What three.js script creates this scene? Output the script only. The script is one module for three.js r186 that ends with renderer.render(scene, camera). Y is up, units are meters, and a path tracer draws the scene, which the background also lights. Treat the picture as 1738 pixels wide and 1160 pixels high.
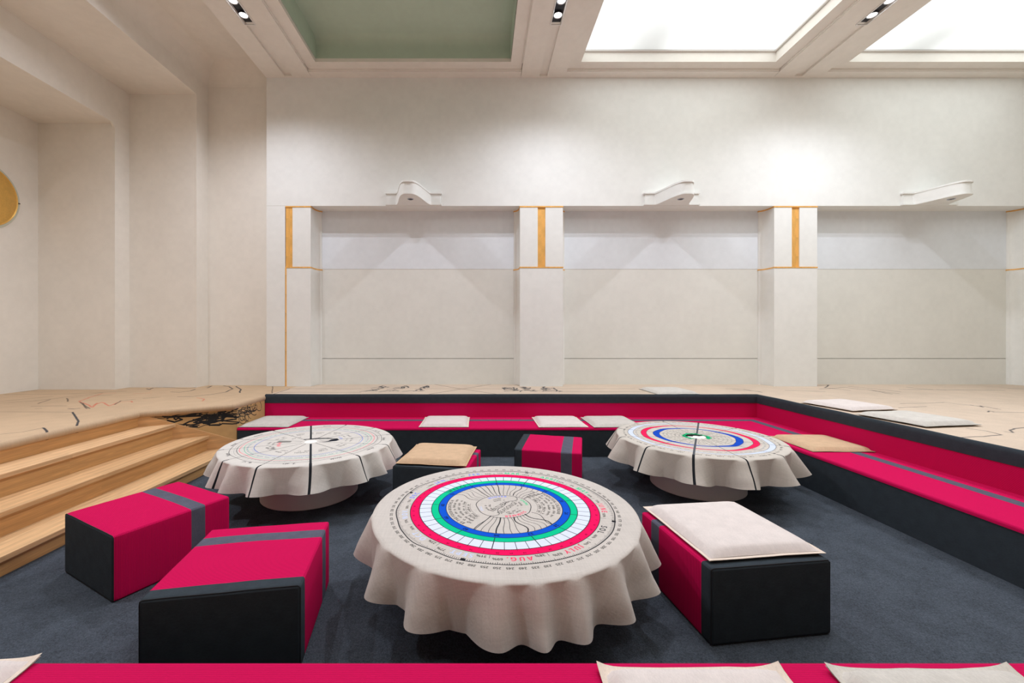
import * as THREE from 'three';
import { mergeGeometries, mergeVertices, toCreasedNormals } from 'three/addons/utils/BufferGeometryUtils.js';
import { RoundedBoxGeometry } from 'three/addons/geometries/RoundedBoxGeometry.js';
import { RectAreaLightUniformsLib } from 'three/addons/lights/RectAreaLightUniformsLib.js';

// ---------------------------------------------------------------- camera, light, exposure
// x to the right, y up; depth d is measured from the camera into the hall, so z = -d
const scene = new THREE.Scene();
scene.background = new THREE.Color(0x000000);
const camera = new THREE.PerspectiveCamera(THREE.MathUtils.radToDeg(2 * Math.atan(580 / 695)), 1738 / 1160, 0.05, 60);
camera.position.set(0, 1.6, 0);
camera.setViewOffset(1738, 1160, 54, 10, 1738, 1160);   // shift lens: the wall stays square to the picture
const renderer = new THREE.WebGLRenderer({ antialias: true });
renderer.toneMapping = THREE.LinearToneMapping;
renderer.toneMappingExposure = 0.94;
renderer.shadowMap.enabled = true;
renderer.shadowMap.type = THREE.PCFSoftShadowMap;
RectAreaLightUniformsLib.init();
const LIGHT = {
  panel: { color: new THREE.Color(0.92, 1.0, 1.0), nits: 0.78, glow: 1.2 },
  spot: { color: new THREE.Color(0.95, 0.995, 1.11), flood: { candela: 15, angle: 1.42 }, narrow: { candela: 9, angle: 0.66 }, penumbra: 1 },
};

// ---------------------------------------------------------------- helpers
let seed = 7;
const rnd = () => { seed = (seed * 1664525 + 1013904223) % 4294967296; return seed / 4294967296; };
const taken = new Map();
function numbered(name) {
  const n = taken.get(name) ?? 0; taken.set(name, n + 1);
  return n ? name + '_' + String(n).padStart(3, '0') : name;
}
function shade(o) { o.castShadow = true; o.receiveShadow = true; return o; }
function mesh(name, geometry, material, parent) {
  const m = shade(new THREE.Mesh(geometry, material));
  m.name = name; parent.add(m); return m;
}
function thing(name, label, category, x, y, d, turn = 0, group) {
  const g = new THREE.Group(); g.name = numbered(name);
  g.position.set(x, y, -d); g.rotation.y = turn; g.userData = { label, category };
  if (group) g.userData.group = group;
  scene.add(g); return g;
}
function structure(name, label, category) {
  const g = new THREE.Group(); g.name = numbered(name); g.userData = { kind: 'structure', label, category };
  scene.add(g); return g;
}
// planar texture coordinates in metres, by the way each face points; along = axis that always becomes u
function metres(geometry, along) {
  const g = geometry.index ? geometry.toNonIndexed() : geometry;
  const p = g.attributes.position, uv = new Float32Array(p.count * 2);
  const a = new THREE.Vector3(), b = new THREE.Vector3(), c = new THREE.Vector3();
  for (let i = 0; i < p.count; i += 3) {
    a.fromBufferAttribute(p, i); b.fromBufferAttribute(p, i + 1); c.fromBufferAttribute(p, i + 2);
    b.sub(a); c.sub(a); b.cross(c);
    const n = [Math.abs(b.x), Math.abs(b.y), Math.abs(b.z)];
    let k = n[0] > n[1] && n[0] > n[2] ? 0 : n[1] >= n[2] ? 1 : 2;
    let axes = [[2, 1], [0, 2], [0, 1]][k];
    if (along !== undefined && axes.includes(along)) axes = [along, axes[0] === along ? axes[1] : axes[0]];
    for (let j = 0; j < 3; j++) {
      uv[(i + j) * 2] = p.getComponent(i + j, axes[0]); uv[(i + j) * 2 + 1] = p.getComponent(i + j, axes[1]);
    }
  }
  g.setAttribute('uv', new THREE.BufferAttribute(uv, 2));
  return g;
}
// a box between two depths, edges eased
function box(x0, x1, y0, y1, d0, d1, r = 0.004, along) {
  const w = x1 - x0, h = y1 - y0, l = d1 - d0;
  const g = r > 0 ? new RoundedBoxGeometry(w, h, l, 2, Math.min(r, w / 2.1, h / 2.1, l / 2.1)) : new THREE.BoxGeometry(w, h, l);
  g.translate((x0 + x1) / 2, (y0 + y1) / 2, -(d0 + d1) / 2);
  return metres(g, along);
}
const shapeOf = (pts) => new THREE.Shape(pts.map(([a, b]) => new THREE.Vector2(a, b)));
function plan(pts, y0, y1, along) {          // [x, d] outline raised from y0 to y1
  const g = new THREE.ExtrudeGeometry(shapeOf(pts), { depth: y1 - y0, bevelEnabled: false });
  g.rotateX(-Math.PI / 2); g.translate(0, y0, 0); return metres(g, along);
}
function alongDepth(pts, d0, d1, along) {    // [x, y] outline run from depth d0 to d1
  const g = new THREE.ExtrudeGeometry(shapeOf(pts), { depth: d1 - d0, bevelEnabled: false, curveSegments: 8 });
  g.translate(0, 0, -d1); return metres(g, along);
}
function alongWidth(pts, x0, x1, along) {    // [d, y] outline run from x0 to x1
  const g = new THREE.ExtrudeGeometry(shapeOf(pts), { depth: x1 - x0, bevelEnabled: false, curveSegments: 8 });
  g.rotateY(Math.PI / 2); g.translate(x0, 0, 0); return metres(g, along);
}
const soft = (g, deg = 40) => toCreasedNormals(g, THREE.MathUtils.degToRad(deg));

// ---------------------------------------------------------------- textures
const lattice = new Float32Array(65536); for (let i = 0; i < 65536; i++) lattice[i] = rnd();
function vnoise(x, y, period) {              // tiling value noise
  const xi = Math.floor(x), yi = Math.floor(y), fx = x - xi, fy = y - yi, w = (v) => ((v % period) + period) % period;
  const s = fx * fx * (3 - 2 * fx), t = fy * fy * (3 - 2 * fy), L = (a, b) => lattice[((w(a) * 157 + w(b) * 311 + period * 17) & 65535)];
  return (L(xi, yi) * (1 - s) + L(xi + 1, yi) * s) * (1 - t) + (L(xi, yi + 1) * (1 - s) + L(xi + 1, yi + 1) * s) * t;
}
function dataTexture(size, fn, srgb, repeat = 1) {
  const data = new Uint8Array(size * size * 4);
  for (let y = 0; y < size; y++) for (let x = 0; x < size; x++) {
    const c = fn(x / size, y / size, x, y), i = (y * size + x) * 4;
    for (let k = 0; k < 3; k++) data[i + k] = Math.max(0, Math.min(255, Math.round((Array.isArray(c) ? c[k] : c))));
    data[i + 3] = 255;
  }
  const t = new THREE.DataTexture(data, size, size);
  t.wrapS = t.wrapT = THREE.RepeatWrapping; t.magFilter = THREE.LinearFilter; t.minFilter = THREE.LinearMipmapLinearFilter;
  if (srgb) t.colorSpace = THREE.SRGBColorSpace;
  t.repeat.set(repeat, repeat); t.needsUpdate = true; return t;
}
const scaled = (c, k) => c.map((v) => v * k);
function matt(opts) { return new THREE.MeshPhysicalMaterial({ roughness: 1, specularIntensity: 0.15, side: THREE.DoubleSide, ...opts }); }   // woven cloth: hardly any gloss
function standard(opts) { const m = new THREE.MeshStandardMaterial({ roughness: 0.85, side: THREE.DoubleSide, ...opts }); return m; }

// matt distemper: faint roller mottling
function plaster(rgb, amount = 0.02) {
  return standard({
    map: dataTexture(256, (u, v) => scaled(rgb, 1 - amount + amount * (vnoise(u * 6, v * 6, 6) + vnoise(u * 23, v * 23, 23) * 0.8 + vnoise(u * 90, v * 90, 90) * 0.4)), true, 0.6),
    bumpMap: plasterBump, bumpScale: 0.0003, roughness: 0.9,
  });
}
const plasterBump = dataTexture(256, (u, v) => 255 * (0.5 * vnoise(u * 60, v * 60, 60) + 0.3 * vnoise(u * 20, v * 20, 20) + 0.2 * vnoise(u * 120, v * 120, 120)), false, 1.6);
const M = {};
M.wall = plaster([238, 238, 234]);
M.alcove = plaster([238, 232, 222]);
M.nicheUpper = plaster([230, 234, 238]);
M.nicheLower = plaster([231, 230, 223]);
M.ceiling = plaster([240, 235, 227]);
M.coffer = plaster([190, 208, 190]);
M.gold = standard({ map: dataTexture(128, (u, v) => scaled([236, 180, 98], 0.94 + 0.1 * vnoise(u * 12, v * 3, 12) + 0.05 * vnoise(u * 60, v * 40, 60)), true, 3), roughness: 0.48, metalness: 0.35 });
M.goldLeaf = standard({ map: dataTexture(128, (u, v) => scaled([232, 184, 96], 0.94 + 0.04 * vnoise(u * 9, v * 9, 9) + 0.05 * vnoise(u * 40, v * 40, 40)), true, 2), roughness: 0.38, metalness: 0.4 });
M.discRim = plaster([206, 208, 190]);
M.white = standard({ color: 0xeeebe6, roughness: 0.6 });
M.lampFrame = standard({ color: 0xe8e6e2, roughness: 0.4 });
M.lampTray = standard({ color: 0x2a2b31, roughness: 0.5, metalness: 0.3 });
M.lampReflector = standard({ color: 0xc9ccd4, roughness: 0.2, metalness: 0.9 });
M.lampGlow = new THREE.MeshStandardMaterial({ color: 0xffffff, emissive: new THREE.Color(1, 0.98, 0.96), emissiveIntensity: 3 });

// carpet: short grey-blue pile with lighter flecks
const carpetMap = dataTexture(512, (u, v, x, y) => {
  const n = vnoise(u * 170, v * 170, 170), m = vnoise(u * 7, v * 7, 7), s = vnoise(u * 40, v * 90, 90), f = lattice[(x * 37 + y * 641) & 65535];
  return scaled([74, 80, 88], 0.72 + 0.3 * n + 0.12 * m + 0.1 * s + 0.22 * (f - 0.5));
}, true, 1.35);
M.carpet = matt({ map: carpetMap, bumpMap: dataTexture(256, (u, v) => 255 * (0.6 * vnoise(u * 128, v * 128, 128) + 0.4 * vnoise(u * 50, v * 50, 50)), false, 2.7), bumpScale: 0.004, roughness: 1 });

// ribbed woven red: a rib every 6 mm across u
const ribRed = dataTexture(256, (u, v, x, y) => {
  const p = (u * 16) % 1, g = p < 0.22 ? 0.62 : 1 - 0.08 * Math.abs(p - 0.6), w = 0.95 + 0.08 * lattice[(x * 91 + y * 577) & 65535];
  return [226 * g * w, 18 * g * w, 92 * g * w];
}, true, 10);
const ribBump = dataTexture(256, (u) => { const p = (u * 16) % 1; return 255 * Math.pow(Math.sin(p * Math.PI), 0.5); }, false, 10);
M.red = matt({ map: ribRed, bumpMap: ribBump, bumpScale: 0.0012, roughness: 0.95 });
const weaveBump = dataTexture(128, (u, v) => 255 * (0.5 + 0.25 * Math.sin(u * 64 * Math.PI) + 0.25 * Math.sin(v * 64 * Math.PI)), false, 12);
const fabric = (rgb, a = 0.12, rep = 4) => matt({
  map: dataTexture(256, (u, v, x, y) => scaled(rgb, 1 - a + a * (vnoise(u * 5, v * 5, 5) * 0.7 + vnoise(u * 90, v * 30, 90) * 0.7 + 0.6 * lattice[(x * 53 + y * 397) & 65535])), true, rep),
  bumpMap: weaveBump, bumpScale: 0.0006, roughness: 0.95,
});
M.dark = fabric([57, 64, 70]);
M.greyStripe = fabric([92, 92, 106]);
M.seam = standard({ color: 0x1c1e22, roughness: 0.9 });
M.cream = fabric([222, 211, 206], 0.06);
M.linen = fabric([206, 200, 192], 0.08);
M.tan = fabric([208, 176, 144], 0.08);
M.creamHem = fabric([226, 209, 194], 0.08);
M.linenHem = fabric([206, 199, 189], 0.1);
M.tanHem = fabric([202, 168, 134], 0.08);

// pale softwood, grain along u
function wood(rgb, k) {
  return standard({
    map: dataTexture(512, (u, v) => {
      const w = v * 16 + 0.6 * vnoise(u * 3, v * 8, 8) + k, ring = 0.5 + 0.5 * Math.sin(w * 6.2832 + 2.2 * vnoise(u * 2, v * 4 + k, 4));
      const fine = vnoise(u * 12, v * 200, 200);
      return scaled(rgb, 0.9 + 0.06 * ring + 0.1 * fine * fine + 0.04 * vnoise(u * 4, v * 5, 5));
    }, true, 0.8), roughness: 0.6,
  });
}
const treadWood = [wood([220, 178, 130], 0.1), wood([214, 170, 122], 0.45), wood([224, 182, 136], 0.8)];
const riserWood = [wood([204, 156, 100], 0.3), wood([200, 150, 94], 0.6)];
M.stringer = wood([212, 164, 112], 0.2);

// kraft paper deck with marker drawings; rect = [x0, x1, d0, d1] in metres
function jitterLine(ctx, pts, S, wobble) {
  ctx.beginPath();
  for (let i = 0; i < pts.length - 1; i++) {
    const [ax, ay] = pts[i], [bx, by] = pts[i + 1], n = Math.max(2, Math.ceil(Math.hypot(bx - ax, by - ay) / 0.12));
    for (let k = i ? 1 : 0; k <= n; k++) {
      const t = k / n, x = ax + (bx - ax) * t + (rnd() - 0.5) * wobble, y = ay + (by - ay) * t + (rnd() - 0.5) * wobble, q = S(x, y);
      if (!i && !k) ctx.moveTo(...q); else ctx.lineTo(...q);
    }
  }
  ctx.stroke();
}
function kraft(rect, w, h, draw, rgb = [196, 168, 136]) {
  const [x0, x1, d0, d1] = rect, c = document.createElement('canvas'); c.width = w; c.height = h;
  const ctx = c.getContext('2d'), img = ctx.createImageData(w, h);
  for (let y = 0; y < h; y++) for (let x = 0; x < w; x++) {
    const X = (x / w) * (x1 - x0), Y = (y / h) * (d1 - d0), i = (y * w + x) * 4;
    const k = 0.94 + 0.05 * vnoise(X * 1.3, Y * 1.3, 512) + 0.04 * vnoise(X * 9, Y * 9, 512) + 0.05 * lattice[(x * 193 + y * 769) & 65535];
    img.data[i] = rgb[0] * k; img.data[i + 1] = rgb[1] * k; img.data[i + 2] = rgb[2] * k; img.data[i + 3] = 255;
  }
  ctx.putImageData(img, 0, 0);
  const px = w / (x1 - x0), S = (x, d) => [(x - x0) * px, (d1 - d) * (h / (d1 - d0))];
  ctx.lineCap = ctx.lineJoin = 'round';
  if (draw) draw({
    line: (list, colour, width, wobble = 0.012) => { ctx.strokeStyle = colour; ctx.lineWidth = width * px; for (const p of list) jitterLine(ctx, p, S, wobble); }, ctx, S, px,
  });
  const t = new THREE.CanvasTexture(c); t.colorSpace = THREE.SRGBColorSpace; t.wrapS = t.wrapT = THREE.ClampToEdgeWrapping;
  // uv are x and z = -d in metres: v 0 is the bottom row, which holds d0
  t.repeat.set(1 / (x1 - x0), -1 / (d1 - d0)); t.offset.set(-x0 / (x1 - x0), -d0 / (d1 - d0));
  return standard({ map: t, roughness: 0.8 });
}
// a feathered bundle of marker strokes
function feather(k, x, d, w, lean) {
  for (let i = 0; i < 9; i++) {
    const y = d - 0.3 + 0.6 * rnd(), a = (rnd() - 0.5) * w;
    k.line([[[x + a + lean * (y - d), y], [x + a * 0.6 + lean * (y - d) + 0.06, y + 0.18 * rnd()], [x + a * 0.2 + w * 0.4 * (rnd() - 0.5) + lean * 0.3, y + 0.3 * rnd()], [x - a * 0.4 + lean * 0.3, y + 0.1]]], 'rgba(44,44,50,0.95)', 0.02, 0.03);
  }
}
const RL = [-7.5, -3.2, 0.8, 7.8], RB = [-3.25, 11.25, 6.1, 7.8], RR = [4.1, 11.25, 0.8, 6.15];
const DARK = 'rgba(58,52,50,0.9)', THIN = 'rgba(88,72,60,0.8)', REDLINE = 'rgba(205,110,84,0.75)';
M.deckLeft = kraft(RL, 1024, 1664, (k) => {
  k.line([[[-5.44, 5.55], [-5.52, 5.69], [-5.64, 5.91], [-5.83, 6.31], [-5.69, 6.4]], [[-5.44, 5.55], [-5.13, 5.33], [-4.83, 5.1], [-5.08, 5.42]], [[-4.96, 5.26], [-5.07, 5.49], [-4.71, 5.21], [-4.85, 5.49], [-4.77, 5.59], [-4.66, 5.49]], [[-5.31, 6.28], [-5.21, 6.33], [-5.15, 6.4]], [[-4.06, 5.88], [-3.88, 5.76], [-3.8, 5.59]]], REDLINE, 0.02);
  k.line([[[-5.61, 6.88], [-5.48, 6.78], [-5.58, 6.99], [-5.49, 7.07], [-5.2, 6.99], [-4.93, 6.9], [-4.89, 7.05]], [[-4.91, 6.49], [-4.73, 6.46], [-4.68, 6.62], [-4.75, 6.82]], [[-4.42, 5.99], [-4.24, 6.0], [-4.08, 6.23], [-4.02, 6.47], [-4.16, 6.88], [-4.39, 7.16], [-4.58, 7.3]], [[-4.3, 7.21], [-3.99, 6.82], [-3.76, 6.4]], [[-4.77, 7.12], [-4.75, 7.25], [-4.66, 6.99]]], DARK, 0.022);
  k.line([[[-5.81, 5.38], [-6.01, 5.73]], [[-5.58, 5.55], [-5.89, 5.83], [-5.82, 6.1], [-5.53, 6.15]], [[-5.37, 5.49], [-4.78, 5.01]], [[-5.26, 5.42], [-4.81, 5.01]], [[-6.51, 5.55], [-6.39, 5.83], [-6.25, 5.99]], [[-5.67, 5.18], [-5.26, 5.21]], [[-4.73, 5.3], [-4.93, 5.62], [-4.85, 5.76]], [[-4.8, 5.83], [-4.65, 5.94]], [[-7.2, 6.2], [-6.2, 6.3], [-5.7, 6.6]], [[-6.9, 5.0], [-6.1, 5.6], [-5.9, 6.4]]], THIN, 0.016);
  k.line([[[-6.6, 4.82], [-5.15, 4.79], [-4.77, 4.78]], [[-4.9, 3.4], [-4.35, 3.71], [-4.24, 3.8], [-4.23, 3.97]], [[-5.44, 5.01], [-5.39, 5.03]]], 'rgba(90,76,64,0.8)', 0.012, 0.01);
  k.line([[[-4.76, 4.78], [-4.51, 4.56], [-4.18, 4.26], [-4.02, 4.08]], [[-4.24, 3.97], [-4.14, 3.9], [-4.02, 3.8]], [[-5.04, 5.01], [-4.95, 4.99], [-4.92, 5.03]], [[-7.3, 6.5], [-7.25, 6.7]]], 'rgba(48,46,50,0.95)', 0.017, 0.004);
  k.line([[[-3.2, 6.3], [-3.5, 6.9], [-3.7, 7.3]]], THIN, 0.014);
});
M.deckBack = kraft(RB, 2048, 256, (k) => {
  k.line([[[-3.29, 6.89], [-2.0, 6.87]], [[-1.01, 6.87], [0.39, 6.87]], [[-3.13, 6.44], [-1.88, 6.44]], [[1.3, 6.9], [2.6, 6.9]], [[1.3, 6.5], [2.6, 6.5]], [[-0.83, 7.49], [-0.31, 6.85], [-0.83, 6.18]], [[0.19, 7.49], [-0.31, 6.85], [0.32, 6.18]], [[-3.15, 6.11], [-3.2, 6.89]]], 'rgba(96,78,64,0.9)', 0.018, 0.008);
  for (const [x, lean] of [[-1.81, 0.3], [-1.43, 0.3], [-1.06, 0.35], [0.5, -0.25], [0.83, -0.25], [1.14, -0.25]]) feather(k, x, 6.78, 0.26, lean);
  k.line([[[4.15, 6.89], [4.38, 6.82], [4.45, 6.46]], [[4.18, 6.75], [4.43, 6.62]], [[5.18, 7.38], [5.34, 7.3]], [[5.99, 7.3], [6.33, 7.42], [5.91, 7.03], [6.02, 6.68]], [[5.67, 6.85], [6.28, 7.03], [6.41, 6.68], [6.43, 6.31]], [[6.5, 7.22], [6.63, 6.82], [6.69, 6.52]], [[6.39, 6.75], [6.29, 6.25]], [[7.38, 7.11], [7.43, 6.89], [7.6, 6.68]], [[6.99, 6.82], [8.53, 6.68]], [[8.93, 6.92], [9.15, 6.89]], [[5.0, 6.68], [5.51, 6.55]]], 'rgba(70,64,62,0.85)', 0.022, 0.03);
}, [202, 182, 162]);
M.deckRight = kraft(RR, 1024, 768, (k) => {
  k.line([[[5.52, 5.39], [5.94, 5.42], [6.22, 5.49], [6.24, 5.34], [6.35, 5.15], [6.3, 4.96]], [[5.19, 5.08], [5.61, 5.15]], [[5.94, 4.79], [6.05, 4.86], [6.01, 4.79], [6.31, 4.75]], [[4.69, 3.95], [4.74, 3.84], [4.69, 3.68], [4.46, 3.63], [4.22, 3.59]], [[5.29, 3.98], [5.14, 3.93], [5.01, 3.87], [4.91, 3.77], [4.88, 3.81]], [[6.32, 5.28], [6.28, 5.11], [6.37, 5.22], [6.29, 4.98]]], 'rgba(66,62,62,0.85)', 0.014);
}, [202, 182, 162]);
M.kraft = kraft([-8, 12, -6, 8], 512, 512, null);

// ---------------------------------------------------------------- the room shell
const CEIL = 6.138, DECK = 0.706, WALL = 7.2, NICHE = 7.5, NEAR = -4.6, RIGHT = 11.2;
{
  const floor = mesh('floor', box(-3.35, 4.2, -0.12, 0, 0.7, 6.2, 0), M.carpet, scene);
  floor.userData = { kind: 'structure', label: 'dark grey carpet on the floor of the sunken seating area', category: 'floor' };
}
{
  const deck = structure('stage_floor', 'raised brown paper covered stage floor with marker drawings around the sunken seats', 'stage');
  mesh('deck', plan([[-7.5, 0.84], [-4.04, 0.84], [-4.04, 4.87], [-3.22, 5.42], [-3.22, 7.7], [-7.5, 7.7]], -0.12, DECK), M.deckLeft, deck);
  mesh('deck', plan([[-3.22, 6.16], [RIGHT + 0.1, 6.16], [RIGHT + 0.1, 7.8], [-3.22, 7.8]], -0.12, DECK), M.deckBack, deck);
  mesh('deck', plan([[4.15, 0.84], [RIGHT + 0.1, 0.84], [RIGHT + 0.1, 6.16], [4.15, 6.16]], -0.12, DECK), M.deckRight, deck);
  mesh('deck', box(-7.5, RIGHT + 0.1, -0.12, DECK, NEAR - 0.2, 0.84, 0), M.kraft, deck);
}
{ // long wall: upper wall, pilasters, niches
  const wall = structure('wall_back', 'long cream wall with gold edged pilasters and shallow niches', 'wall');
  mesh('upper_wall', box(-3.76, RIGHT + 0.2, 3.879, 6.7, WALL, 8, 0.006), M.wall, wall);
  mesh('wall_end', box(-3.76, -3.43, DECK, 3.879, WALL, 8, 0.006), M.wall, wall);
  mesh('backing', box(-3.5, RIGHT + 0.2, DECK, 3.95, NICHE + 0.075, 8, 0), M.nicheLower, wall);
  const spans = [[-2.98, 0.70], [1.455, 5.17], [5.926, 9.72]];
  for (const [a, b] of spans) {
    const x0 = a - 0.2, x1 = b + 0.2, l = a + 0.07, r = b - 0.07;
    mesh('upper_panel', box(x0, x1, 2.82, 3.9, NICHE, NICHE + 0.03, 0), M.nicheUpper, wall);
    mesh('lower_panel', box(x0, x1, 1.184, 2.82, NICHE + 0.004, NICHE + 0.03, 0), M.nicheLower, wall);
    mesh('base_panel', box(x0, x1, DECK, 1.175, NICHE + 0.004, NICHE + 0.03, 0), M.nicheLower, wall);
    for (const [p, q] of [[x0, l], [r, x1]]) mesh('joint_filler', box(p, q, 1.17, 1.19, NICHE + 0.0045, NICHE + 0.028, 0), M.nicheLower, wall);
  }
  // outline of a pilaster in plan: flat face, sides going back and sweeping out onto the niche
  const outline = (x0, x1, grow, cutLeft) => {
    const p = [], side = (sx, edge, dir) => {
      const list = [[edge, WALL - grow], [edge, WALL + 0.10]];
      for (let i = 1; i <= 8; i++) { const t = i / 8 * Math.PI / 2; list.push([edge + dir * 0.07 * (1 - Math.cos(t)), WALL + 0.10 + 0.17 * Math.sin(t)]); }
      list.push([edge + dir * 0.085, NICHE - 0.012], [edge + dir * 0.085, NICHE + 0.06]);
      return list.map(([x, d]) => [x + dir * grow, d]);
    };
    if (cutLeft) p.push([x0, NICHE + 0.06], [x0, WALL - grow]); else p.push(...side(0, x0, -1).reverse());
    p.push(...side(0, x1, 1));
    return p;
  };
  const pilaster = (x0, x1, strip, half) => {
    const g = new THREE.Group(); g.name = 'pilaster'; wall.add(g);
    mesh('shaft', soft(plan(outline(x0, x1, 0, half), DECK, 2.79)), M.wall, g);
    const [s0, s1] = strip, low = 2.81, high = 3.858;
    if (half) {
      const o = outline(s1, x1, 0, true); mesh('capital_block', soft(plan(o, low, high)), M.wall, g);
      mesh('gold_strip', box(x0, s1, low - 0.02, high + 0.02, WALL + 0.006, WALL + 0.05, 0.002), M.gold, g);
      mesh('gold_line', box(x0 - 0.006, x0 + 0.016, DECK, 2.80, WALL - 0.004, WALL + 0.03, 0.002), M.gold, g);
    } else {
      const left = outline(x0, s0, 0, false).filter(([x]) => x <= s0 + 1e-6); // left half: its right side is cut square
      const cut = left.slice(0, left.findIndex(([x]) => x >= s0)); cut.push([s0, WALL], [s0, NICHE + 0.06]);
      mesh('capital_block', soft(plan(cut, low, high)), M.wall, g);
      mesh('capital_block', soft(plan(outline(s1, x1, 0, true), low, high)), M.wall, g);
      mesh('gold_strip', box(s0 - 0.01, s1 + 0.01, low - 0.02, high + 0.02, WALL + 0.018, WALL + 0.06, 0), M.gold, g);
    }
    mesh('gold_band', soft(plan(outline(x0 - (half ? 0.003 : 0), x1, 0.006, half), 2.79, 2.811)), M.gold, g);
    mesh('gold_band', soft(plan(outline(x0 - (half ? 0.003 : 0), x1, 0.006, half), 3.857, 3.878)), M.gold, g);
  };
  pilaster(-3.42, -2.98, [-3.42, -3.30], true);
  pilaster(0.70, 1.455, [1.012, 1.147], false);
  pilaster(5.17, 5.926, [5.48, 5.615], false);
  pilaster(9.72, 10.48, [10.03, 10.17], false);
  mesh('wall_end', box(10.5, RIGHT + 0.2, DECK, 3.879, WALL, 8, 0), M.wall, wall);
}
{ // stepped frames of the stage opening on the left
  const wall = structure('wall_left', 'beige stepped alcove walls and soffits beside the long wall', 'wall');
  const NE = -4.5;
  const plate = (pts, hole, x0, x1) => {    // [d, y] plate with an opening, between two x
    const s = shapeOf(pts); s.holes.push(new THREE.Path(hole.map(([a, b]) => new THREE.Vector2(a, b))));
    const g = new THREE.ExtrudeGeometry(s, { depth: x1 - x0, bevelEnabled: false });
    g.rotateY(Math.PI / 2); g.translate(x0, 0, 0); return soft(metres(g), 30);
  };
  const opening = (dEnd, top, r) => {
    const p = [[NE, 0.1], [dEnd, 0.1], [dEnd, top - r]];
    if (r) for (let i = 1; i < 8; i++) { const t = i / 8 * Math.PI / 2; p.push([dEnd - r + r * Math.cos(t), top - r + r * Math.sin(t)]); }
    p.push([dEnd - r, top], [NE, top]); return p;
  };
  const outer = [[NE - 0.2, -0.1], [8, -0.1], [8, 6.9], [NE - 0.2, 6.9]];
  mesh('end_wall', box(-7.6, -7.32, DECK, 5.4, NE - 0.2, 7, 0), M.alcove, wall);
  mesh('inner_frame', plate(outer, opening(6.78, 5.12, 0), -7.34, -6.09), M.alcove, wall);
  mesh('inner_frame_edge', plate(outer, opening(6.78, 5.12, 0.09), -6.09, -6.05), M.alcove, wall);
  mesh('middle_frame', plate(outer, opening(7.06, 5.765, 0), -6.05, -4.93), M.alcove, wall);
  mesh('middle_frame_edge', plate(outer, opening(7.06, 5.765, 0.02), -4.93, -4.89), M.alcove, wall);
  mesh('outer_return', box(-4.9, -3.7, DECK, 6.7, 7.36, 8, 0), M.alcove, wall);
  mesh('outer_soffit', box(-4.9, -3.7, 6.36, 6.7, NE - 0.2, 7.4, 0), M.alcove, wall);
  const cove = [[0, 0]]; for (let i = 0; i <= 10; i++) { const t = i / 10 * Math.PI / 2; cove.push([0.34 * (1 - Math.sin(t)), -0.36 * (1 - Math.cos(t))]); }
  mesh('soffit_cove', soft(alongDepth(cove.map(([a, b]) => [-4.895 + a, 6.365 + b]), NE, 7.4), 30), M.alcove, wall);
  mesh('soffit_cove', soft(alongWidth(cove.map(([a, b]) => [7.365 - a, 6.365 + b]).reverse(), -4.9, -3.72), 30), M.alcove, wall);
}
{
  const r = mesh('wall_right', box(RIGHT, RIGHT + 0.3, -0.1, 6.9, NEAR - 0.3, 8, 0), M.wall, scene);
  r.userData = { kind: 'structure', label: 'plain cream wall closing the right end of the hall', category: 'wall' };
  const n = mesh('wall_near', box(-7.6, RIGHT + 0.3, -0.1, 6.9, NEAR - 0.3, NEAR, 0), M.wall, scene);
  n.userData = { kind: 'structure', label: 'plain cream wall opposite the gold edged pilasters', category: 'wall' };
}
const OPEN = [[-2.755, 0.51], [1.685, 4.94], [6.165, 9.43]], CN = 0.6;      // coffer openings in x, near end in depth
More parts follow.
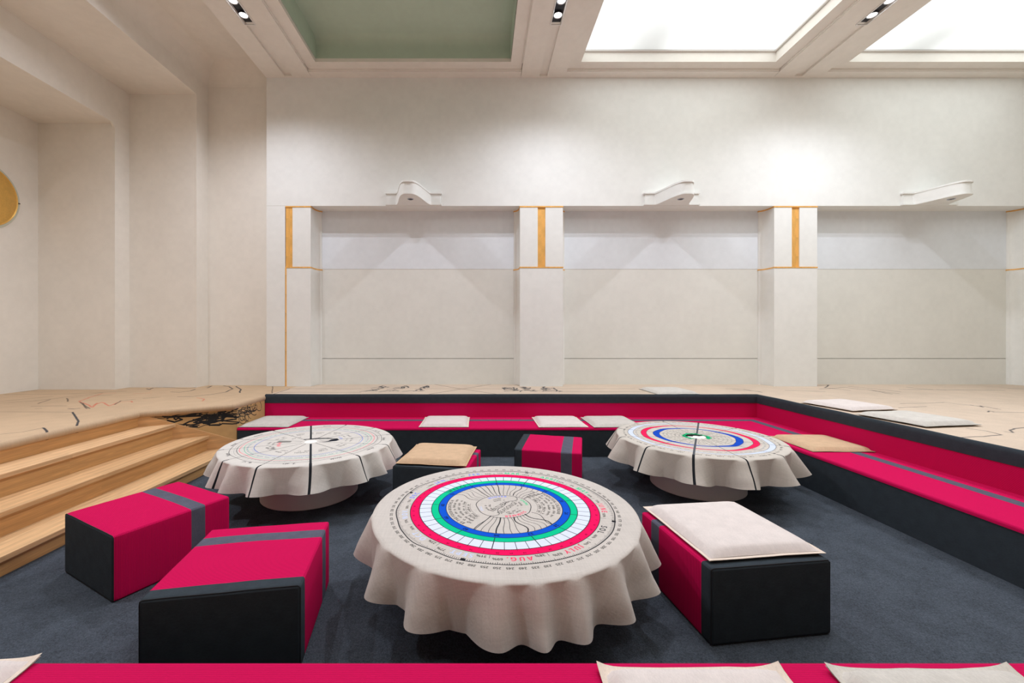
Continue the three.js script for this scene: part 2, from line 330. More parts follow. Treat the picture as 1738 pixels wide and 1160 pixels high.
{ // coffered ceiling: beams with a groove, stepped frames, lit glass
  const ceiling = structure('ceiling', 'cream coffered ceiling with grooved beams and stepped frames', 'ceiling');
  const beam = (x0, x1, g0, g1, left, right) => {
    const t = 6.75;
    mesh('beam', alongDepth([[x0, t], [x0, CEIL], [g0, CEIL], [g0, CEIL + 0.035], [g1, CEIL + 0.035], [g1, CEIL], [x1, CEIL], [x1, t]], CN, 7.155), M.ceiling, ceiling);
    const side = (e, k) => {
      const p = [[e, CEIL + 0.018], [e + k * 0.014, CEIL + 0.018], [e + k * 0.014, CEIL + 0.045], [e + k * 0.20, CEIL + 0.045], [e + k * 0.20, t], [e, t]];
      mesh('frame', alongDepth(k < 0 ? p.reverse() : p, CN, 6.85), M.ceiling, ceiling);
    };
    if (left) side(x0, -1); if (right) side(x1, 1);
  };
  beam(-3.76, -2.96, -3.42, -3.29, false, true);
  beam(0.715, 1.49, 1.035, 1.17, true, true);
  beam(5.146, 5.966, 5.49, 5.625, true, true);
  beam(9.63, 10.45, 9.97, 10.105, true, false);
  mesh('border', box(-3.76, 10.45, CEIL, 6.7, 7.155, WALL + 0.02, 0), M.ceiling, ceiling);
  mesh('border', box(10.44, RIGHT + 0.1, CEIL, 6.75, CN, WALL + 0.02, 0), M.ceiling, ceiling);
  mesh('near_soffit', box(-3.78, RIGHT + 0.1, CEIL + 0.036, 6.75, NEAR - 0.1, CN, 0), M.ceiling, ceiling);
  const edge = [[7.155, CEIL], [7.04, CEIL], [7.04, CEIL + 0.018], [7.025, CEIL + 0.018], [7.025, CEIL + 0.045], [6.85, CEIL + 0.045], [6.85, 6.75], [7.155, 6.75]];
  for (const [a, b] of OPEN) mesh('frame', alongWidth(edge, a - 0.199, b + 0.199), M.ceiling, ceiling);
  mesh('roof', box(-7.6, RIGHT + 0.3, 6.75, 6.95, NEAR - 0.3, 8, 0), M.ceiling, ceiling);
  // unlit coffer on the left: green painted box with a coved back
  const [a, b] = OPEN[0], cove = [[6.86, 6.24], [6.845, 6.24], [6.845, 6.42]];
  for (let i = 0; i <= 8; i++) { const t = i / 8 * Math.PI / 2; cove.push([6.72 + 0.125 * Math.cos(t), 6.42 + 0.16 * Math.sin(t)]); }
  cove.push([3.5, 6.58], [3.5, 6.7], [6.86, 6.7]);
  mesh('green_coffer', soft(alongWidth(cove, a, b), 30), M.coffer, ceiling);
  for (const x of [a, b - 0.006]) mesh('green_coffer_side', box(x, x + 0.006, 6.24, 6.62, 3.5, 6.85, 0), M.coffer, ceiling);
  mesh('cross_beam', box(a - 0.2, b + 0.2, CEIL, 6.75, 2.95, 3.6, 0), M.ceiling, ceiling);
}
// lit glass ceilings: fluorescent banks behind a diffuser, slightly uneven
const glowMap = dataTexture(256, (u, v) => {
  const k = 1.1 - 0.5 * Math.pow(vnoise(u * 4 + 1.6, v * 7, 8), 2);
  return [252 * Math.min(1, k), 255 * Math.min(1, k + 0.012), 255 * Math.min(1, k + 0.02)];
}, true, 1);
for (let i = 0; i < 3; i++) {
  const [a, b] = OPEN[i], far = i ? 6.85 : 2.95, w = b - a, l = far - CN;      // in the first row of coffers only the part beyond the cross beam is lit
  const g = thing('luminous_ceiling', ['glowing white glass ceiling panel beside the green coffer, behind the cross beam', 'glowing white glass ceiling panel over the middle niche', 'glowing white glass ceiling panel over the niche farthest from the gold disc'][i], 'ceiling light', (a + b) / 2, 6.375, (far + CN) / 2, 0, 'lit glass ceiling panels');
  const pane = new THREE.PlaneGeometry(w - 0.02, l - 0.02); pane.rotateX(Math.PI / 2);
  mesh('glass', pane, new THREE.MeshStandardMaterial({ color: 0xd8dedd, roughness: 0.35, emissive: new THREE.Color(1, 1, 1), emissiveMap: glowMap, emissiveIntensity: LIGHT.panel.glow, side: THREE.DoubleSide }), g);
  for (const [x, z, sx, sz] of [[-w / 2 + 0.015, 0, 0.03, l], [w / 2 - 0.015, 0, 0.03, l], [0, -l / 2 + 0.015, w - 0.06, 0.03], [0, l / 2 - 0.015, w - 0.06, 0.03]]) {
    const f = new RoundedBoxGeometry(sx, 0.03, sz, 1, 0.004); f.translate(x, -0.016, z); mesh('glass_bead', f, M.lampFrame, g);
  }
  const light = new THREE.RectAreaLight(LIGHT.panel.color, LIGHT.panel.nits, w - 0.08, l - 0.08);
  light.name = 'panel_light'; light.position.set(0, -0.035, 0); light.rotation.x = -Math.PI / 2; g.add(light);
}

// ---------------------------------------------------------------- recessed spotlights in the beams
{
  const spots = [[-3.355, 5.68, 'recessed twin spotlight in the beam beside the beige alcove'], [1.103, 5.68, 'recessed twin spotlight in the beam between the green and lit coffers'], [5.557, 5.68, 'recessed twin spotlight in the beam between the two lit ceiling panels'],
    [-3.355, 2.3, 'recessed twin spotlight in the alcove beam, above the steps'], [1.103, 2.3, 'recessed twin spotlight in the middle beam, above the front table'], [5.557, 2.3, 'recessed twin spotlight in the beam above the stage edge'],
    [-5.47, 1.9, 'twin spotlight under the middle soffit of the beige alcove', 5.765]];
  spots.forEach(([x, d, label, high = CEIL], n) => {
    const lamp = n > 2 && n < 6 ? LIGHT.spot.narrow : LIGHT.spot.flood;      // flood lamps by the wall, narrow ones over the seats
    const g = thing('recessed_spotlight', label, 'ceiling light', x, high - (high < CEIL ? 0.034 : 0), d, 0, 'recessed beam spotlights');
    const tray = new THREE.BoxGeometry(0.13, 0.004, 0.56); tray.translate(0, 0.031, 0); mesh('tray', tray, M.lampTray, g);
    for (const s of [-1, 1]) {
      const rail = new RoundedBoxGeometry(0.016, 0.012, 0.58, 1, 0.003); rail.translate(s * 0.078, -0.006, 0); mesh('frame_rail', rail, M.lampFrame, g);
      const end = new RoundedBoxGeometry(0.15, 0.012, 0.016, 1, 0.003); end.translate(0, -0.006, s * 0.29); mesh('frame_rail', end, M.lampFrame, g);
      const z = s * 0.125;
      const cup = new THREE.LatheGeometry([[0.02, 0.028], [0.045, 0.022], [0.056, 0.004], [0.062, 0.002], [0.062, 0.006], [0.05, 0.026], [0.022, 0.03]].map(([r, y]) => new THREE.Vector2(r, y)), 28);
      cup.translate(0, 0, z); mesh('lamp_reflector', cup, M.lampReflector, g);
      const disc = new THREE.CylinderGeometry(0.052, 0.05, 0.006, 28); disc.translate(0, 0.008, z); mesh('lamp_face', disc, M.lampGlow, g);
      const L = new THREE.SpotLight(LIGHT.spot.color, lamp.candela, 0, lamp.angle, LIGHT.spot.penumbra, 2);
      L.name = 'lamp_light'; L.position.set(0, -0.02, z); L.target.position.set(0, -6, z + (n < 3 ? 1.5 : 0));   // the lamps by the wall lean towards the seats L.castShadow = true; L.shadow.radius = 2.6;
      L.shadow.mapSize.set(1024, 1024); L.shadow.bias = -0.0005;
      g.add(L, L.target);
    }
  });
}

// ---------------------------------------------------------------- wavy wall cornices above the niches
{
  const bell = (u, grow) => 0.035 + grow + 0.56 * (Math.abs(u) < 0.31 ? 0.5 + 0.5 * Math.cos(Math.PI * Math.pow(Math.abs(u) / 0.31, 1.6)) : 0);
  const slab = (grow, y0, y1) => {
    const p = [[-0.467 - grow, -0.05]];
    for (let i = 0; i <= 120; i++) { const u = -0.467 - grow + (0.934 + 2 * grow) * i / 120; p.push([u, bell(u, grow)]); }
    p.push([0.467 + grow, -0.05]);
    const g = new THREE.ExtrudeGeometry(shapeOf(p), { depth: y1 - y0, bevelEnabled: false });
    g.rotateX(Math.PI / 2); g.translate(0, y1, 0); return soft(metres(g), 35);
  };
  const names = ['wavy cream wall cornice over the niche nearest the alcove', 'wavy cream wall cornice over the middle niche', 'wavy cream wall cornice over the niche below the far lit panel'];
  [-1.165, 3.35, 7.87].forEach((x, i) => {
    const g = thing('wall_cornice', names[i], 'cornice', x, 3.885, WALL, 0, 'wavy cornices on the long wall');
    mesh('body', slab(0, 0.012, 0.20), M.wall, g);
    mesh('top_fillet', slab(0.024, 0.194, 0.222), M.wall, g);
    mesh('bottom_fillet', slab(0.02, 0, 0.024), M.wall, g);
    const ring = new THREE.TorusGeometry(0.045, 0.008, 8, 28); ring.rotateX(Math.PI / 2); ring.translate(0, -0.002, 0.36); const r = mesh('downlight_ring', ring, M.lampReflector, g);
    const lens = new THREE.CylinderGeometry(0.04, 0.04, 0.006, 24); lens.translate(0, -0.002, 0.36); mesh('lens', lens, M.lampTray, r);
  });
}
// ---------------------------------------------------------------- gold disc on the alcove wall
{
  const g = thing('gold_disc', 'round dished gold disc in a pale rim on the beige alcove wall', 'wall disc', -7.32, 3.69, 5.99);
  const spin = (pts, n = 64) => { const l = new THREE.LatheGeometry(pts.map(([r, x]) => new THREE.Vector2(r, x)), n); l.rotateZ(-Math.PI / 2); return metres(l); };
  const dish = []; for (let i = 0; i <= 16; i++) { const r = 0.455 * i / 16; dish.push([Math.max(0.0001, r), 0.10 - 0.075 * Math.pow(r / 0.455, 2)]); }
  dish.push([0.468, 0.034], [0.472, 0.03], [0.472, 0.001]);
  mesh('dish', soft(spin(dish), 35), M.goldLeaf, g);
  mesh('rim', soft(spin([[0.474, 0.001], [0.474, 0.018], [0.505, 0.018], [0.51, 0.012], [0.51, 0.001]]), 35), M.discRim, g);
  const pin = new THREE.CylinderGeometry(0.007, 0.007, 0.03, 10); pin.rotateX(Math.PI / 2); pin.translate(0.024, 0, -0.487); mesh('pin', pin, M.seam, g);
}

// ---------------------------------------------------------------- steps with the rolled paper edge
const diag = (x) => 4.85 + 0.655 * (x + 4.05);     // depth of the slanting end wall at x
{
  const s = thing('wooden_steps', 'pale wooden steps leading up to the paper covered stage', 'steps', 0, 0, 0);
  const treads = [[-3.47, -3.15, 0.143], [-3.76, -3.44, 0.33], [-4.05, -3.73, 0.52]];
  treads.forEach(([x0, x1, y], i) => {
    const p = [[x0, 0.84], [x1 - 0.008, 0.84], [x1 - 0.008, diag(x1 - 0.008) - 0.035], [x0, diag(x0) - 0.035]];
    const g = new THREE.ExtrudeGeometry(shapeOf(p), { depth: 0.03, bevelEnabled: true, bevelThickness: 0.006, bevelSize: 0.006, bevelSegments: 2 });
    g.rotateX(-Math.PI / 2); g.translate(0, y - 0.036, 0); mesh('tread', metres(g, 2), treadWood[i], s);
  });
  [[-3.20, 0, 0.11], [-3.49, 0.143, 0.295], [-3.78, 0.33, 0.485], [-4.054, 0.52, 0.655]].forEach(([x, y0, y1], i) => {
    mesh('riser', plan([[x, 0.84], [x + 0.022, 0.84], [x + 0.022, diag(x + 0.022) - 0.03], [x, diag(x) - 0.03]], y0, y1, 2), riserWood[i % 2], s);
    mesh('scotia', plan([[x + 0.022, 0.84], [x + 0.034, 0.84], [x + 0.034, diag(x + 0.034) - 0.036], [x + 0.022, diag(x + 0.022) - 0.036]], y1 - 0.02, y1 - 0.001, 2), riserWood[(i + 1) % 2], s);
  });
  // board on the slanting end wall, following the pitch of the steps
  const L = Math.hypot(0.84, 0.55), turn = Math.atan2(0.55, 0.84);
  const g = new THREE.ExtrudeGeometry(shapeOf([[0, 0], [L * 1.02, 0], [L * 1.02, 0.215], [L * 0.97, 0.235], [0.02, 0.672], [0, 0.672]]), { depth: 0.022, bevelEnabled: true, bevelThickness: 0.004, bevelSize: 0.003, bevelSegments: 1 });
  const b = mesh('stringer', metres(g, 0), M.stringer, s); b.position.set(-4.05, 0, -4.85 + 0.006); b.rotation.y = turn;
}
{ // brown paper hung over the edge: rolled lip and the scribbled skirt
  const g = thing('paper_edge', 'rolled brown paper edge of the stage with thick black scribbles beneath', 'stage edge', 0, 0, 0);
  const r = 0.042, y = DECK - r + 0.004, pts = [[-4.045, 0.9], [-4.045, 4.84], [-3.24, 5.37], [-3.235, 6.13]];
  for (let i = 0; i < 3; i++) {
    const [ax, ad] = pts[i], [bx, bd] = pts[i + 1], n = 60, curve = [];
    for (let k = 0; k <= n; k++) { const t = k / n; curve.push(new THREE.Vector3(ax + (bx - ax) * t, y + 0.003 * (vnoise(t * 14 + i * 5, 3, 64) - 0.5), -(ad + (bd - ad) * t) + 0.004 * (vnoise(t * 9, i, 64) - 0.5))); }
    const cap = new THREE.CatmullRomCurve3(curve);
    const tube = new THREE.TubeGeometry(cap, 90, r, 14);
    const ends = [curve[0], curve[n]].map((p) => { const b = new THREE.SphereGeometry(r * 0.995, 14, 10); b.translate(p.x, p.y, p.z); return b; });
    mesh('rolled_lip', metres(mergeGeometries([tube, ...ends])), M.deckLeft, g);
  }
  // scribble texture, 2.2 m long and 0.66 m tall
  const W = 1536, H = 460, c = document.createElement('canvas'); c.width = W; c.height = H;
  const ctx = c.getContext('2d'), img = ctx.createImageData(W, H);
  for (let v = 0; v < H; v++) for (let u = 0; u < W; u++) {
    const i = (v * W + u) * 4, k = 0.92 + 0.06 * vnoise(u / 40, v / 40, 256) + 0.07 * lattice[(u * 193 + v * 769) & 65535];
    img.data[i] = 206 * k; img.data[i + 1] = 166 * k; img.data[i + 2] = 112 * k; img.data[i + 3] = 255;
  }
  ctx.putImageData(img, 0, 0); ctx.strokeStyle = '#17181c'; ctx.lineCap = ctx.lineJoin = 'round';
  const q = W / 2.2;
  // the scribble hugs the lip: long loops, then wiry strokes rising to the bench
  for (let i = 0; i < 40; i++) {
    ctx.lineWidth = 5 + rnd() * 9; ctx.beginPath();
    let u = (0.1 + rnd() * 0.85) * q, v = 0.05 * q + rnd() * 0.16 * q; ctx.moveTo(u, v);
    for (let k = 0; k < 5; k++) { u += (rnd() * 0.16 - 0.04) * q; v += (rnd() - 0.5) * 0.06 * q; v = Math.max(0.03 * q, Math.min(0.22 * q, v)); if (u < 0.06 * q) u = 0.06 * q; if (u > 1.5 * q) break; ctx.lineTo(u, v); }
    ctx.stroke();
  }
  for (let i = 0; i < 26; i++) {
    ctx.lineWidth = 3 + rnd() * 5; ctx.beginPath();
    const u = (0.98 + rnd() * 0.55) * q, v = (0.06 + rnd() * 0.12) * q; ctx.ellipse(u, v, (0.02 + rnd() * 0.09) * q, (0.02 + rnd() * 0.05) * q, rnd(), 0, 4 + rnd() * 2); ctx.stroke();
  }
  for (let i = 0; i < 8; i++) { ctx.lineWidth = 4; ctx.beginPath(); ctx.moveTo((0.1 + 0.2 * rnd()) * q, (0.02 + 0.04 * rnd()) * q); ctx.lineTo((0.9 + 0.6 * rnd()) * q, (0.05 + 0.09 * rnd()) * q); ctx.stroke(); }
  const t = new THREE.CanvasTexture(c); t.colorSpace = THREE.SRGBColorSpace;
  const paper = standard({ map: t, roughness: 0.8 });
  const panel = (x0, d0, x1, d1, u0) => {
    const l = Math.hypot(x1 - x0, d1 - d0), p = new THREE.BoxGeometry(l, 0.66, 0.008, 24, 8, 1), uv = p.attributes.uv, ps = p.attributes.position;
    for (let i = 0; i < uv.count; i++) uv.setXY(i, (u0 + ps.getX(i) + l / 2) / 2.2, (ps.getY(i) + 0.33) / 0.66);
    const m = mesh('paper_skirt', p, paper, g); m.position.set((x0 + x1) / 2, 0.33, -(d0 + d1) / 2); m.rotation.y = Math.atan2(d1 - d0, x1 - x0); return m;
  };
  panel(-4.03, 4.853, -3.214, 5.398, 0); panel(-3.214, 5.398, -3.214, 6.1, 0.99);
}

// ---------------------------------------------------------------- built-in benches
const SEAT = 0.381;
function bench(label, place) {               // place(part, outline [[depth from seat front, y]...], material)
  const g = thing('built_in_bench', label, 'bench', 0, 0, 0, 0, 'red benches lining the sunken area');
  const r = 0.02, D = 0.70, arc = (cx, cy, a0, a1, n = 6) => Array.from({ length: n + 1 }, (_, i) => { const t = a0 + (a1 - a0) * i / n; return [cx + r * Math.cos(t), cy + r * Math.sin(t)]; });
  place(g, 'front_panel', [[0.006, 0.001], [0.006, SEAT - 0.03], [0.06, SEAT - 0.03], [0.06, 0.001]], M.dark);
  place(g, 'seat', [[0.0, SEAT - 0.031], ...arc(r, SEAT - r, Math.PI, Math.PI / 2), [0.44, SEAT], [0.44, SEAT - 0.05], [0.05, SEAT - 0.05]], M.red);
  place(g, 'seat_stripe', [[0.4402, SEAT + 0.0005], [0.545, SEAT + 0.0005], [0.545, SEAT - 0.05], [0.4402, SEAT - 0.05]], M.greyStripe);
  place(g, 'seat', [[0.5452, SEAT], [0.73, SEAT], [0.73, SEAT - 0.05], [0.5452, SEAT - 0.05]], M.red);
  place(g, 'backrest', [[0.700, SEAT], [0.703, 0.6], [0.745, 0.6], [0.745, SEAT]], M.red);
  place(g, 'backrest_band', [[0.698, 0.594], [0.696, 0.68], [0.70, 0.705], [0.712, 0.719], [0.735, 0.722], [0.755, 0.714], [0.758, 0.60]], M.dark);
  return g;
}
// outline run along a straight with mitred ends: x or depth limits may grow with the distance from the front
function run(pts, a0, a1, grow0, grow1, toWorld) {
  const n = 40, ring = pts.length, pos = [], idx = [], closed = THREE.ShapeUtils.triangulateShape(pts.map(([a, b]) => new THREE.Vector2(a, b)), []);
  for (let i = 0; i <= n; i++) for (const [s, y] of pts) {
    const t = i / n, a = (a0 - grow0 * s) * (1 - t) + (a1 + grow1 * s) * t;
    const wob = y > 0.58 ? 0.004 * (vnoise(a * 2.3, 9, 256) - 0.5) : 0;
    pos.push(...toWorld(a, s + wob, y + wob * (y > 0.7 ? 1.5 : 0)));
  }
  for (let i = 0; i < n; i++) for (let k = 0; k < ring; k++) { const a = i * ring + k, b = i * ring + (k + 1) % ring, c = a + ring, e = b + ring; idx.push(a, c, b, b, c, e); }
  for (const [a, b, c] of closed) idx.push(a, b, c, n * ring + a, n * ring + c, n * ring + b);
  const g = new THREE.BufferGeometry(); g.setAttribute('position', new THREE.Float32BufferAttribute(pos, 3)); g.setIndex(idx);
  return soft(g.toNonIndexed(), 35);
}
function ribUV(g, across) {                  // u across the ribs in metres, v along them
  const p = g.attributes.position, uv = new Float32Array(p.count * 2);
  for (let i = 0; i < p.count; i++) { const v = across(p.getX(i), p.getY(i), -p.getZ(i)); uv[2 * i] = v[0]; uv[2 * i + 1] = v[1]; }
  g.setAttribute('uv', new THREE.BufferAttribute(uv, 2)); return g;
}
const FB = 5.40, FR = 3.42, FN = 1.535;       // seat fronts: along the wall, on the right, near side
bench('long red and charcoal bench running along the pilaster wall', (g, name, pts, m) =>
  mesh(name, ribUV(run(pts, -3.208, FR, 0, 1, (a, s, y) => [a, y, -(FB + s)]), (x, y, d) => [d + y, x]), m, g));
bench('red and charcoal bench on the far side from the wooden steps', (g, name, pts, m) =>
  mesh(name, ribUV(run(pts, FN, FB, 1, 1, (a, s, y) => [FR + s, y, -a]), (x, y, d) => [x + y, d]), m, g));
bench('red and charcoal bench facing the pilaster wall', (g, name, pts, m) =>
  mesh(name, ribUV(run(pts, -3.13, FR, 0, 1, (a, s, y) => [a, y, -(FN - s)]), (x, y, d) => [d + y, x]), m, g));

// ---------------------------------------------------------------- upholstered poufs
function pouf(label, x, d, ax, ad, wrap, s0, s1) {
  const g = thing('pouf', label, 'pouf', x, 0, d, Math.atan2(ad, ax), 'red and charcoal box poufs');
  const W = 0.695, Hh = 0.40, r = 0.014, corner = 0.012, half = W / 2;
  const section = (a) => {                   // outline at distance a from the charcoal end
    const e = a < r ? r - Math.sqrt(Math.max(0, r * r - (r - a) ** 2)) : a > W - r ? r - Math.sqrt(Math.max(0, r * r - (a - W + r) ** 2)) : 0;
    const p = [], hw = half - e, top = Hh - e, bot = 0.002 + e, n = 14;
    const side = (f, t, count) => { for (let i = 0; i < count; i++) { const k = i / count; p.push([f[0] + (t[0] - f[0]) * k, f[1] + (t[1] - f[1]) * k]); } };
    const arc = (cz, cy, t0) => { for (let i = 0; i < 4; i++) { const t = t0 + i / 4 * Math.PI / 2; p.push([cz + corner * Math.cos(t), cy + corner * Math.sin(t)]); } };
    side([-hw + corner, bot], [hw - corner, bot], n); arc(hw - corner, bot + corner, -Math.PI / 2);
    side([hw, bot + corner], [hw, top - corner], n); arc(hw - corner, top - corner, 0);
    side([hw - corner, top], [-hw + corner, top], n); arc(-hw + corner, top - corner, Math.PI / 2);
    side([-hw, top - corner], [-hw, bot + corner], n); arc(-hw + corner, bot + corner, Math.PI);
    return p.map(([z, y]) => {               // slack cloth: slightly full on top, slightly hollow sides
      const u = a / W, k = 4 * u * (1 - u), zz = z / half;
      return [z * (1 + 0.006 * k * Math.sin(y / Hh * Math.PI)), y + (y > 0.3 ? 0.006 * k * (1 - zz * zz) + 0.003 * (vnoise(a * 9 + x, z * 9, 256) - 0.5) : 0)];
    });
  };
  const slice = (name, a0, a1, mat) => {
    const steps = [], n = Math.max(2, Math.ceil((a1 - a0) / 0.03));
    for (let i = 0; i <= n; i++) steps.push(a0 + (a1 - a0) * i / n);
    for (const k of [0.15, 0.4, 0.7]) { if (a0 === 0) steps.push(r * k); if (a1 === W) steps.push(W - r * k); }
    steps.sort((p, q) => p - q);
    const uniq = steps.filter((v) => v <= a1), pos = [], uv = [], idx = [], N = section(0.1).length;
    for (const a of uniq) { let per = 0; const s = section(a); s.forEach(([z, y], i) => { if (i) per += Math.hypot(z - s[i - 1][0], y - s[i - 1][1]); pos.push(a - half, y, z); uv.push(a, per); }); }
    for (let i = 0; i < uniq.length - 1; i++) for (let k = 0; k < N; k++) { const A = i * N + k, B = i * N + (k + 1) % N; idx.push(A, B, A + N, B, B + N, A + N); }
    const cap = (row, sign) => {
      const a = uniq[row], s = section(a), base = pos.length / 3, nz = 10, ny = 8; // gridded end so the cloth can sag
      const zs = s.map((p) => p[0]), ys = s.map((p) => p[1]), z0 = Math.min(...zs), z1 = Math.max(...zs), y0 = Math.min(...ys), y1 = Math.max(...ys);
      for (let j = 0; j <= ny; j++) for (let i = 0; i <= nz; i++) {
        const u = i / nz, v = j / ny, dent = 0.006 * Math.sin(u * Math.PI) * Math.sin(v * Math.PI) * (vnoise(u * 3 + x * 3, v * 2, 64) - 0.2);
        pos.push(a - half - sign * dent, y0 + (y1 - y0) * v, z0 + (z1 - z0) * u); uv.push(a + y0 + (y1 - y0) * v, z0 + (z1 - z0) * u);
      }
      for (let j = 0; j < ny; j++) for (let i = 0; i < nz; i++) { const A = base + j * (nz + 1) + i; idx.push(A, A + 1, A + nz + 1, A + 1, A + nz + 2, A + nz + 1); }
    };
    if (a0 === 0) cap(0, -1); if (a1 === W) cap(uniq.length - 1, 1);
    const q = new THREE.BufferGeometry(); q.setAttribute('position', new THREE.Float32BufferAttribute(pos, 3)); q.setAttribute('uv', new THREE.Float32BufferAttribute(uv, 2)); q.setIndex(idx);
    mesh(name, soft(q.toNonIndexed(), 50), mat, g);
  };
  const w = Math.max(wrap * W, 0.005);
  slice('charcoal_end', 0, w, M.dark); slice('red_cover', w, s0 * W, M.red); slice('charcoal_stripe', s0 * W, s1 * W, M.greyStripe); slice('red_cover', s1 * W, W, M.red);
  const loop = section(0.006).map(([z, y]) => new THREE.Vector3(-half + 0.005, y, z));
  mesh('seam', new THREE.TubeGeometry(new THREE.CatmullRomCurve3(loop, true), 120, 0.0028, 5, true), M.seam, g);
  return g;
}
pouf('red box pouf with bare top, charcoal end facing the near bench', -1.262, 2.251, -0.166, 0.986, 0.11, 0.69, 0.83);
pouf('red box pouf with bare top standing next to the wooden steps', -2.338, 2.911, 0.465, 0.885, 0, 0.62, 0.75);
pouf('box pouf under the large cream cushion beside the colourful wheel table', 1.4875, 2.491, -0.125, 0.992, 0.11, 0.69, 0.82);
pouf('box pouf under the tan cushion between the tables', -0.4, 4.046, 0.191, 0.982, 0.11, 0.69, 0.82);
pouf('red box pouf with bare top standing in front of the long bench', 0.7815, 4.584, 0.969, -0.249, 0.12, 0.70, 0.86);

// ---------------------------------------------------------------- flat seat cushions
function cushion(label, x, y, d, turn, mats, size = 0.625, thick = 0.044, lift = 0) {
  const g = thing('seat_cushion', label, 'cushion', x, y, d, turn, 'flat square seat cushions');
  const n = 22, h = size / 2, k0 = rnd() * 90;
  const sheet = (half, fn) => {
    const p = new THREE.PlaneGeometry(2 * half, 2 * half, n, n); p.rotateX(-Math.PI / 2);
    const a = p.attributes.position; for (let i = 0; i < a.count; i++) { const q = fn(a.getX(i) / half, a.getZ(i) / half, a.getX(i), a.getZ(i)); a.setXYZ(i, q[0], q[1], q[2]); }
    p.computeVertexNormals(); return p;
  };
  const puff = (u) => Math.pow(Math.max(0, 1 - Math.pow(Math.abs(u), 11)), 0.55);
  const wave = (X, Z) => 0.004 * (vnoise(X * 6 + k0, Z * 6, 256) - 0.4);
  const spread = (X, Z, u, v) => { const pull = 1 - 0.012 * (1 - u * u) * Math.abs(v) ** 6; const pull2 = 1 - 0.012 * (1 - v * v) * Math.abs(u) ** 6; return [X * pull2, Z * pull]; };
  const top = sheet(h, (u, v, X, Z) => { const [a, b] = spread(X, Z, u, v); return [a, 0.008 + (thick - 0.008) * puff(u) * puff(v) + wave(X, Z) * puff(u) * puff(v), b]; });
  const skirt = h + 0.02;
  const curl = (u, v) => lift * Math.pow(Math.abs(u * v), 8) + 0.004 * Math.pow(Math.max(Math.abs(u), Math.abs(v)), 6) * vnoise(u * 4 + k0, v * 4, 128);
  const hem1 = sheet(skirt, (u, v, X, Z) => { const [a, b] = spread(X, Z, u, v); return [a, 0.0055 + curl(u, v), b]; });
  const hem2 = sheet(skirt - 0.002, (u, v, X, Z) => { const [a, b] = spread(X, Z, u, v); return [a, 0.0015 + curl(u, v) * 0.7, b]; });
  mesh('pad', metres(top), mats[0], g); mesh('flange', metres(mergeGeometries([hem1, hem2])), mats[1], g);
  return g;
}
const CREAM = [M.cream, M.creamHem], LINEN = [M.linen, M.linenHem], TAN = [M.tan, M.tanHem];
const B0 = SEAT + 0.001, T0 = DECK + 0.012;
cushion('pale grey cushion on the long bench, against the scribbled stage edge', -2.875, B0, 5.75, 0.0, LINEN);
cushion('cream cushion lying alone on the long bench, facing the first niche', -0.485, B0, 5.75, 0.0, CREAM);
cushion('cream cushion on the long bench, touching a pale grey one', 1.10, B0, 5.745, 0.015, CREAM);
cushion('pale grey cushion on the long bench, touching a cream one', 1.825, B0, 5.745, 0.03, LINEN);
cushion('pale grey cushion on the stage floor behind the long bench', 2.99, DECK + 0.001, 6.52, 0.05, LINEN);
cushion('cream cushion on the stage floor beside a pale grey one', 4.60, T0, 5.14, 0.17, CREAM);
cushion('pale grey cushion on the stage floor beside a cream one', 4.57, T0, 4.31, 0.14, LINEN);
cushion('tan cushion on the bench opposite the wooden steps', 3.81, B0, 4.60, -0.02, TAN);
cushion('large cream cushion on the box pouf beside the wheel table', 1.503, 0.410, 2.528, 0.117, CREAM, 0.645, 0.046);
cushion('tan cushion on the box pouf between the tables', -0.409, 0.410, 4.075, -0.14, TAN, 0.625, 0.048);
cushion('cream cushion on the near bench, next to a pale grey one', 0.757, B0, 1.165, 0.0, CREAM, 0.625, 0.046, 0.02);
cushion('pale grey cushion on the near bench, next to a cream one', 1.585, B0, 1.16, 0.0, LINEN, 0.625, 0.046, 0.02);
cushion('pale cushion on the near bench, by the end towards the steps', -1.96, B0, 1.19, 0.06, CREAM, 0.625, 0.046, 0.016);

